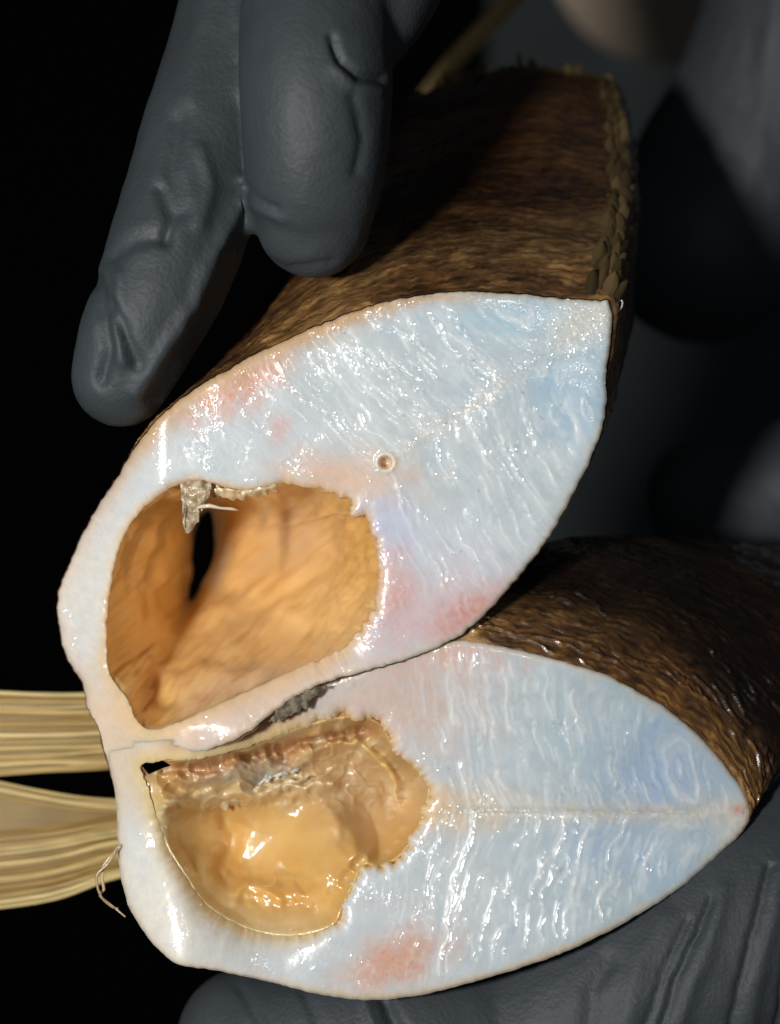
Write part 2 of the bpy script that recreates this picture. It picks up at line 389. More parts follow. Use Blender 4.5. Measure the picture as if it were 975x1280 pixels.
    return c*(1+.05*noise(phi/3, th/14, 3)+.035*noise(X/2.1, Y/2.1, 4)+.05*fbm(X/16, Y/16, 9))[:, None]
FU = thing('fish_piece', 'upper half of the cut fish with a clean tan cavity, gripped by two gloved fingertips', 'fish', group='two halves of the cut fish')
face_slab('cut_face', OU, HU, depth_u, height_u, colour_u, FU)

# skin tube
def skin_tube(name, O, mid, end, ymid, yend, parent, y0f, R=150, grow=1.2, yo=.0006):
    M = len(O); s = np.linspace(0, 1, R)**1.15
    cen = O[:, :2].mean(0); 
    T = np.roll(O[:, :2], -1, 0)-np.roll(O[:, :2], 1, 0); T /= np.linalg.norm(T, axis=1, keepdims=True)
    nr = np.stack([T[:, 1], -T[:, 0]], -1)
    A = O[:, :2] + nr*grow
    y0 = y0f(A[:, 0], A[:, 1]) + yo
    B = 2*mid - .5*A - .5*end                      # quadratic through mid at s = .5
    yb = 2*ymid - .5*y0 - .5*yend
    S = s[:, None, None]
    PX = A*(1-S)**2 + 2*S*(1-S)*B + end*S*S
    s1 = s[:, None]
    Yd = y0*(1-s1)**2 + 2*s1*(1-s1)*yb + yend*s1*s1
    G = at(PX[..., 0], PX[..., 1], Yd)
    return G, s

def scaled_skin(G, seedz, base_c, wet=1.0):
    """small overlapping scales as relief on the tube; returns displaced grid and colours"""
    R, M = G.shape[:2]
    N = grid_normals(G); cen = G.mean((0, 1))
    if ((G-G.mean(1, keepdims=True))*N).sum() < 0: N = -N
    du = np.linalg.norm(np.roll(G, -1, 1)-G, axis=-1).mean(0); u = np.concatenate([[0], np.cumsum(du)[:-1]])
    dv = np.linalg.norm(np.diff(G, axis=0), axis=-1); v = np.concatenate([np.zeros((1, M)), np.cumsum(dv, 0)])
    U = np.broadcast_to(u, (R, M)).copy(); Vv = v
    U = U + .0016*fbm(U*160, Vv*160, seedz); W = Vv + .0016*fbm(U*120, Vv*160, seedz+4)
    su, sv = .0036, .0024
    row = np.floor(W/sv); fv = W/sv-row; x = U/su + .5*(row % 2); cu = np.floor(x); fu = x-cu-.5
    edge = .5 + .5*np.sqrt(np.clip(1-(2*fu)**2, 0, 1))
    rnd = np.sin(row*12.99+cu*78.23+seedz)*43758.5; rnd -= np.floor(rnd)
    sh = (1-fv)*.55 + .45*(fv < edge*.9)
    st = fbm(U*260, W*1500, seedz, 3)          # streaks lying round the body
    st2 = noise(U*600, W*3000, seedz+3)
    big = fbm(U*40, Vv*70, seedz+2, 3)
    rdg = np.clip(1-np.abs(noise(U*110, W*700, seedz+6))*4, 0, 1)**2*sstep(-.1, .3, noise(U*60, W*200, seedz+9))
    hgt = .00010*sh*(.5+rnd) + .00011*st + .00006*st2 + .00020*rdg*wet + .0007*big
    fade = sstep(0, .0012, Vv)
    G2 = G + N*((hgt)*fade)[..., None]
    t = np.clip(.42 + .22*(rnd-.5) + .62*st + .22*st2 + .5*big, 0, 1)
    dark, mid, lite = base_c
    col = np.where((t < .5)[..., None], dark + (mid-dark)*(t*2)[..., None], mid + (lite-mid)*((t-.5)*2)[..., None])
    return G2, col, Vv

endU = OU[:, 2:4]; k = OU[:, 0:1]
bul = np.stack([22*sstep(560, 770, OU[:, 0])*sstep(760, 420, OU[:, 1]), -6*sstep(300, 600, OU[:, 0])*(OU[:, 1] < 480)], -1)
midU = (OU[:, :2]*.47+endU*.53) + bul
G, s = skin_tube('skin', OU, midU, endU, .024, .052, FU, depth_u)
G2, col, Vv = scaled_skin(G, 1.7, (C(.022, .011, .005), C(.075, .039, .015), C(.17, .105, .040)))
pxx, pyy = pix(G2.reshape(-1, 3)); pxx = pxx.reshape(col.shape[:2])
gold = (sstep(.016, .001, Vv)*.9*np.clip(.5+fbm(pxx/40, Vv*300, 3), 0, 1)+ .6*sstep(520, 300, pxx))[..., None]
col = col*(1-gold) + gold*col*C(3.0, 2.75, 2.4); col = col*lerp(C(1, 1, 1), C(.60, .46, .36), sstep(.006, .030, Vv)[..., None])  # light falloff and shade towards the far end painted into the skin colour
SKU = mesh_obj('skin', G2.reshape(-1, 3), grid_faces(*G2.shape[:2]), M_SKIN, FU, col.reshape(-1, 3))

# cavity lining of the upper half (tapers back to an open slit)
def lining_u():
    M = len(HU); H = spline(HOLE_U, M, True); R = 110; t = np.linspace(0, 1, R)
    ce = H[:, :2].mean(0); A = ce + (H[:, :2]-ce)*1.006
    E = H[:, 2:4]
    # right and upper walls stay wide for a while before they run to the slit
    hold = .30*sstep(300, 430, H[:, 0])
    f = t[:, None]**(1+hold[None])
    PX = A[None]*(1-f[..., None]) + E[None]*f[..., None]
    PX = PX + (HU[:, :2]-H[:, :2])[None]*np.exp(-t*22)[:, None, None]
    y0 = depth_u(A[:, 0], A[:, 1])+.0007+.0004*sstep(780, 830, A[:, 1])
    Y = y0[None] + (.047-y0[None])*t[:, None]
    G = at(PX[..., 0], PX[..., 1], Y); N = grid_normals(G); c0 = G.mean(1, keepdims=True)
    if ((c0-G)*N).sum() < 0: N = -N
    arc = np.linspace(0, M, M)[None]
    X, Z = PX[..., 0], PX[..., 1]
    right = sstep(380, 440, X)
    h = .0010*fbm(X/75, Z/75, t[:, None]*2, 2) + .00016*fbm(X/30, Z/30, t[:, None]*5, 2)
    h += right*(.0006*fbm(X/24, Z/30, 3.1, 3))
    h += .0005*np.sin(X/12+Z/34+3*noise(X/50, Z/50, 2))*sstep(300, 330, X)*sstep(440, 400, X)*sstep(760, 690, Z)
    h += .00035*fbm((X-Z)/120, (X+Z)/30, 5.5, 3)*sstep(670, 740, Z)
    edge = sstep(0, .05, t)[:, None]
    G = G + N*(h*edge)[..., None]
    c = np.broadcast_to(C(.76, .45, .15), G.shape).reshape(-1, 3).copy(); X, Z = X.ravel(), Z.ravel(); tt = np.repeat(t, M)
    c = paint(c, .55*sstep(-.2, .5, fbm(X/55, Z/35, 3.9)), C(.72, .44, .17))
    c = paint(c, .9*sstep(255, 200, X), C(.92, .60, .20))  # shaded left wall painted brighter, its glow put into the colour
    c = paint(c, .8*blob(X, Z, 365, 670, 60, 55), C(.62, .42, .24))
    c = paint(c, .6*blob(X, Z, 440, 690, 40, 80)*sstep(-.2, .4, fbm(X/13, Z/13, 2)), C(.55, .30, .05))
    c = paint(c, .8*sstep(680, 840, Z)*sstep(160, 300, X), C(.90, .63, .29))
    c = paint(c, .8*sstep(.38, 0, tt)*sstep(785, 840, Z)*sstep(200, 250, X), C(.78, .56, .38))
    c = paint(c, .40*sstep(.0, .5, fbm((X-Z)/90, (X+Z)/16, 1.9)), C(.54, .28, .07))
    c = paint(c, .8*np.exp(-((X-190)/14)**2)*sstep(800, 850, Z), C(.58, .26, .07))
    c = paint(c, sstep(.06, 0, tt), C(.76, .52, .26))
    c = paint(c, .9*sstep(.9, .97, tt)*(X > 250), C(.74, .62, .40))
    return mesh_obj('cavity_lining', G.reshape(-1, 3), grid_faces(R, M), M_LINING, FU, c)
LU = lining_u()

# closing section at the far end of the upper half
def far_end(G_ring, hole_px, y, parent):
    M = len(G_ring); H = spline(hole_px, M, True)[:, :2]
    inner = at(H[:, 0], H[:, 1], y)
    # match start index
    R = 12; t = np.linspace(0, 1, R)[:, None, None]
    G = G_ring[None]*(1-t)+inner[None]*t
    c = np.broadcast_to(C(.5, .45, .4), G.shape).reshape(-1, 3)
    return mesh_obj('far_end', G.reshape(-1, 3), grid_faces(R, M), M_FLESH, parent, c)
hp = HOLE_U[:, 2:4]; i0 = 10
ring = G2[-1]; hp_al = np.roll(hp[::1], -0, 0)
# order both loops alike, starting at the dorsal side
far_end(ring, np.roll(hp, -9, 0), .047, FU)

# -------- lower half
HL = rough_outline(HOLE_L, 9.0, 15, 8.2, 900); OL = rough_outline(OUT_L, 1.5, 14, 3.2, 900)
def depth_l(X, Y):
    base = .0036*sstep(190, 360, X)
    d = base - .003*sstep(1000, 1240, Y) + .0085*sstep(240, 110, X) + .003*sstep(700, 940, X) - .0012*sstep(900, 820, Y)
    return lerp(d, bridge(X), sstep(330, 230, X)*sstep(1030, 960, Y))
AL = 0.015
def height_l(X, Y, do, dh):
    a, b, phi, th = muscle(X, Y, (545, 1012), AL, (305, -52), (290, 64), .25)
    mus = sstep(-70, 40, a)*sstep(8, 26, dh)*sstep(8, 26, do)
    rag = np.exp(-np.minimum(dh, do*2)/22)
    sept = np.exp(-(b/14)**2)*sstep(-10, 30, a)
    h = fibres(X, Y, a, b, phi, th, 1.5)*(.1+.9*mus)
    gate = sstep(-.1, .35, fbm(X/30, Y/30, 31.3, 3))
    h += (rag*.8*gate+sept*.8)*(.00017*worms(X, Y, 9, 21.3) + .00012*fbm(X/11, Y/11, 2.1, 3))
    h += (1-mus)*gate*(.00009*worms(X, Y, 10, 22.))
    pr = np.where(b > 0, phi-400, phi)
    h += .00016*sstep(-.1, .4, noise(X/40, Y/40, 4))*noise(phi/4.6, X/60, Y/60)*sstep(140, 80, pr)*mus
    fine = h; h = .0004*fbm(X/130, Y/130, 1.5, 2)
    h -= .0009*np.exp(-((b+1)/4)**2)*sstep(20, 60, a)*sstep(360, 250, a)*.35
    h -= .0007*np.exp(-do/2.6)*(1-sstep(300, 240, X)*sstep(960, 930, Y))
    soft = sstep(300, 420, X)
    h -= (.0014*np.exp(-dh/4.5))*(.3+.7*soft) + .004*(1-soft)*np.exp(-dh/22)*sstep(980, 1060, Y)
    return h, fine
def colour_l(X, Y, do, dh):
    a, b, phi, th = muscle(X, Y, (545, 1012), AL, (305, -52), (290, 64), .25)
    c = np.tile(C(.60, .63, .645), (len(X), 1))
    c = paint(c, sstep(-20, 250, a)*.9 + .15*fbm(X/60, Y/60, 3), C(.47, .59, .65))
    c = paint(c, .35*sstep(-.1, .5, fbm(X/40, Y/40, 8.2)), C(.64, .70, .72))
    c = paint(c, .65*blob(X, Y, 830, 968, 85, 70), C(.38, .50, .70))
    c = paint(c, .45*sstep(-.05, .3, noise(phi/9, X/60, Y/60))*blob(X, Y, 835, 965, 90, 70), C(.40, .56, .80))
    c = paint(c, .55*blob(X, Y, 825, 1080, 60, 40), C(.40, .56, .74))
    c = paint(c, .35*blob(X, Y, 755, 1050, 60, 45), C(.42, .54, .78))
    c = paint(c, 0.8*blob(X, Y, 495, 1200, 80, 36, rot=-.4), C(.70, .36, .23))
    c = paint(c, .95*blob(X, Y, 550, 828, 95, 32), C(.70, .44, .37))
    c = paint(c, .95*blob(X, Y, 490, 880, 130, 75), C(.68, .54, .47))
    c = paint(c, 1.0*blob(X, Y, 565, 1010, 85, 34), C(.74, .55, .34))
    c = paint(c, 1.0*np.exp(-(b/14)**2)*sstep(0, 30, a)*(.7+.6*fbm(X/14, Y/14, 4)), C(.66, .60, .50))
    c = paint(c, .9*blob(X, Y, 215, 1130, 110, 150, .2), C(.78, .75, .67))
    c = paint(c, .95*sstep(1060, 960, Y)*sstep(260, 205, X)*(.8+.4*fbm(X/18, Y/18, 3)), C(.76, .60, .43))
    c = paint(c, .8*blob(X, Y, 912, 1020, 34, 30), C(.68, .64, .57))
    c = paint(c, .6*blob(X, Y, 926, 1012, 12, 8), C(.62, .25, .2))
    c = paint(c, .85*sstep(430, 330, X)*sstep(960, 930, Y)*sstep(185, 225, X), C(.50, .30, .16))
    rim = np.exp(-(do/(8+6*fbm(X/30, Y/30, 2)))**2)*(1-sstep(300, 230, X)*sstep(985, 950, Y))
    c = paint(c, .6*rim, C(.70, .58, .42))
    c = paint(c, .5*rim*sstep(1130, 1180, Y)*sstep(300, 420, X), C(.62, .48, .28))
    soft = sstep(330, 450, X)
    c = paint(c, .8*np.exp(-(dh/(6+5*fbm(X/14, Y/14, 6)))**2), C(.72, .50, .24))
    c = paint(c, .75*(1-soft)*np.exp(-(dh/16)**2), C(.74, .56, .28))
    for P in ([(700,905),(704,899)],[(770,985),(772,990)],[(640,1110),(646,1104)],[(560,960),(563,962)],[(720,1070),(723,1064)],[(815,980),(818,984)],[(700,1090),(708,1078)]):
        c = paint(c, .5*np.exp(-(seg_dist(X+1.5*noise(X/4, Y/4, 3), Y+1.5*noise(X/4, Y/4, 8), [P[0], (.5*(P[0][0]+P[1][0]), .5*(P[0][1]+P[1][1]))])/.9)**2), C(.18, .15, .12))
    m = sstep(-60, 30, a)*sstep(6, 30, dh)*sstep(6, 26, do); s1, n1 = septa(X, Y, phi, th, 17, 7); s2, n2 = septa(X+300, Y, phi+9, th, 8.5, 5)
    c = paint(c, m*(.38*n1+.25*n2), C(.78, .81, .81)); c = paint(c, m*.22*sstep(-.1, .4, noise(phi/13, th/90, 41)), C(.44, .57, .66))
    return c*(1+.05*noise(phi/3, th/14, 3)+.035*noise(X/2.1, Y/2.1, 4)+.05*fbm(X/16, Y/16, 9))[:, None]
FL = thing('fish_piece', 'lower half of the cut fish, its cavity full of folded membrane, in the gloved palm', 'fish', group='two halves of the cut fish')
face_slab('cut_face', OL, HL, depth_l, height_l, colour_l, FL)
lowk = sstep(1000, 1180, OL[:, 1])[:, None]
x_k = (.18+.82*sstep(140, 700, OL[:, 0])[:, None])*(1-.92*(sstep(560, 420, OL[:, 0])*sstep(1000, 930, OL[:, 1])))[:, None]
midL = OL[:, :2] + (C(112, -128)*(1-lowk) + C(150, -84)*lowk)*x_k
endL = OL[:, :2] + C(345, -120)*x_k
G, s = skin_tube('skin', OL, midL, endL, .022, .058, FL, depth_l, R=190)
G2L, col, Vv = scaled_skin(G, 6.1, (C(.016, .009, .005), C(.066, .033, .012), C(.17, .10, .032)), 2.3)
gold = (sstep(.014, .002, Vv)*.75)[..., None]; col = col*(1-gold) + gold*col*C(2.5, 2.25, 1.7); col = col*lerp(C(1, 1, 1), C(.17, .13, .10), sstep(.003, .013, Vv)[..., None])  # shade cast by the upper half painted in, darker away from the cut
SKL = mesh_obj('skin', G2L.reshape(-1, 3), grid_faces(*G2L.shape[:2]), M_SKIN, FL, col.reshape(-1, 3))

def lining_l():
    HS = spline(HOLE_L, 360, True)
    TT = np.roll(HL, -1, 0)-np.roll(HL, 1, 0); TT /= np.linalg.norm(TT, axis=1, keepdims=True)
    nn = np.stack([TT[:, 1], -TT[:, 0]], -1); HE = HL + 5*nn*(1 if ((HL-HL.mean(0))*nn).sum() > 0 else -1)
    TS = np.roll(HS, -1, 0)-np.roll(HS, 1, 0); TS /= np.linalg.norm(TS, axis=1, keepdims=True)
    ns = np.stack([TS[:, 1], -TS[:, 0]], -1); HSE = HS + 6*ns*(1 if ((HS-HS.mean(0))*ns).sum() > 0 else -1)
    dist = lambda X, Y: near(HSE, np.stack([X, Y], -1))[0]-6
    def dep(X, Y):
        d0 = dist(X, Y); d = np.maximum(d0, 0); right = sstep(400, 520, X)
        run = 60 - 38*right - 10*sstep(980, 930, Y)
        bowl = 1-np.exp(-(d/run)**1.15)
        return depth_l(X, Y) + .0012 + .0012*right + .0032*(1-sstep(300, 420, X))*sstep(980, 1060, Y) - .0004*(1-right) + .016*bowl + .00018*np.maximum(-d0, 0)
    def hgt(X, Y, do, dh):
        e = sstep(5, 20, do); wx = X+12*noise(X/34, Y/34, 1)+2*noise(X/12, Y/12, 2); wy = Y+12*noise(X/34, Y/34, 4)+5*noise(X/12, Y/12, 5)
        up = sstep(1040, 975, Y)
        h = .0030*fbm(X/95, Y/95, 3.2, 2) + .0006*fbm(X/32, Y/32, 7.7, 3)*(.35+up) + .00025*up*fbm(X/13, Y/13, 1.7, 3) + .0055*np.exp(-((X-400)/95)**2-((Y-1035)/62)**2)
        for P, wd, dp in (([(200,1008),(260,998),(330,990),(410,978)], 11, .0026),([(230,975),(310,962),(390,950)], 10, .0015),([(285,1010),(288,1060),(272,1092)], 13, -.0020),
                          ([(300,1108),(345,1116),(405,1112)], 15, .0022),([(440,930),(482,956),(500,1000)], 8, .0022),([(205,960),(330,942),(455,915)], 8, -.0035),([(400,1000),(440,1040),(450,1080)], 16, .0014)):
            d = seg_dist(wx, wy, P); h = h + dp*np.exp(-(d/wd)**2)
        cr = np.clip(1-np.abs(noise(X/26, Y/20, 44))*5, 0, 1)**2; h += .0004*cr*sstep(1030, 990, Y)
        return h*e
    def colf(X, Z, do, dh):
        wx = X+10*noise(X/34, Z/34, 1)+5*noise(X/12, Z/12, 2); wy = Z+10*noise(X/34, Z/34, 4)+5*noise(X/12, Z/12, 5)
        c = np.tile(C(.64, .38, .115), (len(X), 1))
        c = paint(c, .6*sstep(-.2, .5, fbm(X/60, Z/60, 13.9)), C(.74, .50, .19))
        c = paint(c, .6*sstep(1030, 985, Z+14*fbm(X/30, Z/30, 4)), C(.56, .37, .16))
        c = paint(c, .7*blob(X, Z, 450, 985, 90, 70), C(.54, .36, .20))
        c = paint(c, .85*np.exp(-(seg_dist(wx, wy, [(175,957),(260,957),(350,938),(470,908)])/14)**2), C(.44, .20, .07))
        c = paint(c, .85*blob(wx, wy, 310, 966, 68, 14, rot=-.15), C(.50, .47, .40))
        c = paint(c, .6*np.exp(-(seg_dist(wx, wy, [(200,1010),(260,998),(330,990),(400,980)])/9)**2), C(.66, .54, .34))
        c = paint(c, .7*np.exp(-(seg_dist(wx, wy, [(440,928),(482,953),(492,985)])/7)**2), C(.66, .50, .18))
        c = paint(c, .5*blob(X, Z, 292, 1078, 22, 50), C(.56, .27, .05))
        c = paint(c, .55*blob(X, Z, 335, 1125, 100, 22), C(.62, .31, .05))
        c = paint(c, .45*sstep(.1, .5, fbm(X/20, Z/20, 3.1))*sstep(1040, 1000, Z), C(.66, .54, .33))
        left = np.clip(sstep(340, 230, X)*sstep(980, 1030, Z)+sstep(1100, 1160, Z)*sstep(430, 380, X), 0, 1)
        c = paint(c, np.exp(-(do/34)**2)*left*.9, C(.74, .57, .31))
        return c
    HLs = HE
    return face_slab('cavity_lining', HLs, np.array([(177,957),(186,950),(205,951),(214,957),(204,960),(186,968)], float), dep, hgt, colf, FL, h=1.5, back=.0075, mater=M_LINING)
lining_l()

def drape(name, top, bot, ytop, ybot, mater, parent, cols, amp=.0008, n=70, m=22, seed=0., label=None, tear=0):
    A = spline(np.array(top, float), n); B = spline(np.array(bot, float), n); t = np.linspace(0, 1, m)[:, None]
    if tear:
        B = B + (tear*fbm(B[:, 0]/7, B[:, 1]/7, seed, 3))[:, None]*C(.4, 1)
        A = A + (tear*.6*fbm(A[:, 0]/9, A[:, 1]/9, seed+3, 3))[:, None]*C(.4, 1)
    X = A[:, 0]*(1-t)+B[:, 0]*t; Z = A[:, 1]*(1-t)+B[:, 1]*t; Y = ytop*(1-t)+ybot*t + 0*X
    Y = Y - amp*(fbm(X/20, Z/14, seed, 3) + .5*np.sin(np.pi*t))
    G = at(X, Z, Y); k = np.clip(.5+fbm(X/9, Z/9, seed+5, 4)*1.3, 0, 1)[..., None]
    c = cols[0]*(1-k)+cols[1]*k
    th = .00025
    Gb = G.copy(); Gb[..., 1] += th
    F = grid_faces(m, n, False); 
    o = mesh_obj(name, np.concatenate([G.reshape(-1, 3), Gb.reshape(-1, 3)]), np.concatenate([F, F[:, ::-1]+n*m]), mater, parent, np.concatenate([c.reshape(-1, 3)]*2))
    if label: o['label'] = label
    return o
SILV = (C(.30, .27, .22), C(.66, .64, .58)); TAN = (C(.50, .33, .15), C(.72, .58, .36)); DARK = (C(.09, .075, .05), C(.30, .26, .19))
drape('membrane', [(236,984),(262,972),(300,958),(350,951),(392,952)], [(238,986),(268,990),(304,984),(345,973),(393,954)], .0125, .0115, M_MEMB, FL, SILV, .0009, seed=1.2, label='silvery grey membrane scrap', tear=7)
drape('membrane', [(194,1006),(212,992),(250,990),(300,988),(345,978),(392,970)], [(195,1008),(212,1018),(246,1016),(290,1008),(350,994),(393,972)], .0108, .0125, M_MEMB, FL, TAN, .0012, seed=2.2, label='crumpled tan membrane fold', tear=8)
drape('membrane', [(335,902),(345,889),(360,877),(383,863),(408,856)], [(336,904),(352,900),(368,892),(388,878),(409,858)], .0001, .0010, M_DULL, FU, DARK, .0003, seed=3.2, label='dark grey membrane scrap on the flap edge', tear=5)
# torn scrap hanging from the top rim of the upper cavity
drape('membrane_scrap', [(226,606),(236,601),(248,600),(264,606)], [(227,625),(232,668),(246,650),(265,610)], -.0004, -.0010, M_MEMB, FU, (C(.26, .18, .10), C(.66, .55, .38)), .0014, n=30, m=26, seed=5.1, tear=9)
drape('membrane_scrap', [(258,604),(300,612),(345,606)], [(262,618),(300,624),(348,614)], .0000, .0012, M_MEMB, FU, TAN, .0008, n=50, m=10, seed=6.1, tear=5)
V, F = tube(at([246,262,275,290,298],[634,632,635,636,638],[-.001,-.0014,-.0012,-.001,-.001]), [.0003,.00035,.0002,.00025,.00008], 6)
mesh_obj('tissue_strand', V, F, M_MEMB, FU, np.tile(C(.7, .58, .42), (len(V), 1)))
V, F = tube(at([181,190,204,216],[1145,1136,1125,1110],[.0022,.0016,.0012,.0014]), [.00012,.00026,.00024,.0001], 6)
o = mesh_obj('rib_bone', V, F, M_MEMB, FL, np.tile(C(.30, .10, .03), (len(V), 1)))
V, F = tube(spline(at([758,764,771,777,778,773,768],[383,389,390,384,377,374,380],[.0015,.001,.0008,.0008,.001,.0012,.0015]), 30), .00014, 6)
mesh_obj('tissue_strand', V, F, M_MEMB, FU, np.tile(C(.55, .50, .45), (len(V), 1)))
def bead(px, py, y, r, c, parent):
    import bmesh
    bm = bmesh.new(); bmesh.ops.create_icosphere(bm, subdivisions=3, radius=1)
    V = np.array([v.co[:] for v in bm.verts]); F = [[v.index for v in f.verts] for f in bm.faces]; bm.free()
    V = V*(1+.35*fbm(V[:, 0]*1.2, V[:, 1]*1.2, V[:, 2]+px))[:, None]*r*K*C(1, .6, .8) + at(px, py, y)
    return mesh_obj('fat_bead', V, F, M_MEMB, parent, np.tile(c, (len(V), 1)))
bead(621, 808, .0048, 5, C(.5, .46, .16), FL); bead(653, 819, .0056, 9, C(.50, .48, .42), FL); bead(669, 825, .0056, 7, C(.50, .48, .42), FL)

# individual scales along the back ridge of the upper half and at its torn far rim
def scale_mesh():
    n, m = 7, 8; u, v = np.meshgrid(np.linspace(-1, 1, n), np.sin(np.linspace(0, 1, m)*math.pi/2), indexing='ij')
    wdt = np.sqrt(np.clip(1-np.clip((v-.35)/.66, 0, 1)**2, .01, 1))*(.6+.4*sstep(0, .4, v))
    x = u*.5*wdt; y = v; z = .10*(1-u**2)*np.sin(v*2.6) + .03*v
    F = grid_faces(n, m, False)
    return np.stack([x, y, z], -1).reshape(-1, 3), F
SV, SF = scale_mesh()
_sm = {}
def scale_obj(p, e_along, e_out, length, width, tone, parent):
    e1 = e_along/np.linalg.norm(e_along); e3 = e_out - e1*np.dot(e_out, e1); e3 /= np.linalg.norm(e3); e2 = np.cross(e3, e1)
    if tone not in _sm:
        c = np.tile(C(.17, .115, .048)*tone, (len(SV), 1)); c[:, :] *= (.5+.8*(SV[:, 1:2]))
        o = mesh_obj('scale', SV, SF, M_SCALE, parent, c); _sm[tone] = o
    else:
        o = _sm[tone].copy(); COL.objects.link(o); o.parent = parent
    from mathutils import Matrix
    Mx = Matrix(((e2[0]*width, e1[0]*length, e3[0]*length, p[0]), (e2[1]*width, e1[1]*length, e3[1]*length, p[1]), (e2[2]*width, e1[2]*length, e3[2]*length, p[2]), (0, 0, 0, 1)))
    o.matrix_world = Mx
    return o
R_, M_ = G2.shape[:2]
NU = grid_normals(G2); 
if ((G2-G2.mean(1, keepdims=True))*NU).sum() < 0: NU = -NU
for row, j0 in enumerate((-12, -8, -4, 0, 4, 8)):
    cnt = 20
    for q in range(cnt):
        i = int(np.clip((.02+.96*(q+.5*(row % 2)+random.uniform(-.15, .15))/cnt)*(R_-4)+1, 2, R_-4)); j = (j0+random.randint(-1, 1)) % M_
        p = G2[i, j]; al = G2[min(i+4, R_-1), j]-G2[i-2, j]
        al = al/np.linalg.norm(al) + .08*NU[i, j] + rng.normal(0, .05, 3)
        scale_obj(p - .0003*NU[i, j], al, NU[i, j], random.uniform(.0044, .0056), random.uniform(.0017, .0023), random.choice((.3, .45, .6, .8)), FU)
for q in range(26):
    j = int(M_*(.845+.15*(q+random.random())/26)) % M_; p = G2[-2, j]
    al = (G2[-1, j]-G2[-6, j]); al = al/np.linalg.norm(al)+rng.normal(0, .35, 3)+NU[-2, j]*.3
    scale_obj(p-al*.001, al, NU[-2, j], random.uniform(.002, .0042), random.uniform(.0015, .003), random.choice((.5, .8)), FU)

# -------- fins (thin web plus one mesh per ray)
def fin(name, rays, parent, ybase, label=None, tone=1.0):
    rays = [spline(np.array(r, float), 26) for r in rays]
    P = np.stack([at(r[:, 0], r[:, 1], ybase + r[:, 2]*.001) for r in rays])      # rays, pts, 3
    web = P.copy(); web[..., 1] += .0009
    X = np.arange(P.shape[1])[None]+0*np.arange(P.shape[0])[:, None]
    k = np.clip(.5+fbm(X/9, np.arange(P.shape[0])[:, None]*1.3+0*X, 3.), 0, 1)[..., None]
    c = (C(.20, .125, .04)*(1-k)+C(.34, .24, .09)*k)*tone
    f = mesh_obj(name, web.reshape(-1, 3), grid_faces(P.shape[0], P.shape[1], False), M_FIN, parent, c.reshape(-1, 3))
    if label: f['label'] = label
    for q in range(len(P)):
        n = P.shape[1]; r = np.linspace(1, .75, n)*random.uniform(.00022, .00052)*(1+.15*np.array([noise(i*.4, q, 3.)for i in range(n)]).ravel())
        V, F = tube(P[q] + C(0, random.uniform(-.0006, .0004), 0), r, 7)
        t0 = random.uniform(0, 1); cc = (C(.32, .19, .045)*(1-t0)+C(.78, .61, .28)*t0)*tone
        c = np.tile(cc, (len(V), 1))*(1+.35*fbm(V[:, 0]*60, V[:, 2]*2500, q*1.7, 3))[:, None]
        mesh_obj('fin_ray', V, F, M_FIN, f, c)
    return f
fin('pelvic_fin', [[(215,868+q*4.6,2),(130,868+q*5.2+2*math.sin(q*1.7),0),(50,868+q*5.4+2*math.sin(q*2.3),-1),(-70,862+q*6.2,0)] for q in range(19)], FU, .034, label='upper flat tan fin')
r2 = [[(215,1000+q*4.2,2),(140,1000+q*4.9,0),(60,(990 if q < 4 else 1010)+q*5.7+2*math.sin(q*2),-1),(-70,(962 if q < 4 else 1020)+q*6.1,0)] for q in range(21)]
fin('pelvic_fin', r2, FL, .034, label='lower fanned tan fin with a split near its top')
for q in range(2):
    P = at(np.array([150,135,126,130,142,152])+rng.normal(0, 5, 6), np.array([1060,1080,1100,1120,1132,1145])+q*2+rng.normal(0, 4, 6), .006+rng.normal(0, .0008, 6))
    V, F = tube(spline(P, 24), np.linspace(.00032, .0001, 24), 6)
    mesh_obj('tissue_strand', V, F, M_MEMB, FL, np.tile(C(.50, .36, .2)*random.uniform(.6, 1.2), (len(V), 1)))
fin('pectoral_fin', [[(500+q*5,150,0),(555+q*5,75,6),(610+q*6,15,10),(670+q*7,-60,14)] for q in range(6)], FU, .115, label='dark yellow brown fin at the far end', tone=.9)

# ------------------------------------------------------------------ gloved hands
def chain(pts, n=40, seg=28):
    """capsule-like limb; pts = (px, py, depth mm, radius px, flatten)"""
    Q = spline(np.array(pts, float), n); P = at(Q[:, 0], Q[:, 1], Q[:, 2]*.001); r = Q[:, 3]*K*(D+Q[:, 2]*.001)/D
    T = np.gradient(P, axis=0); T /= np.linalg.norm(T, axis=1, keepdims=True)
    caps0, caps1 = [], []
    for a in np.linspace(0, math.pi/2, 8)[1:]:
        caps0.append((P[0]-T[0]*r[0]*math.sin(a), r[0]*max(math.cos(a), .02))); caps1.append((P[-1]+T[-1]*r[-1]*math.sin(a), r[-1]*max(math.cos(a), .02)))
    allP = np.array([c[0] for c in caps0[::-1]]+list(P)+[c[0] for c in caps1]); allr = np.array([c[1] for c in caps0[::-1]]+list(r)+[c[1] for c in caps1])
    return tube(allP, allr, seg)

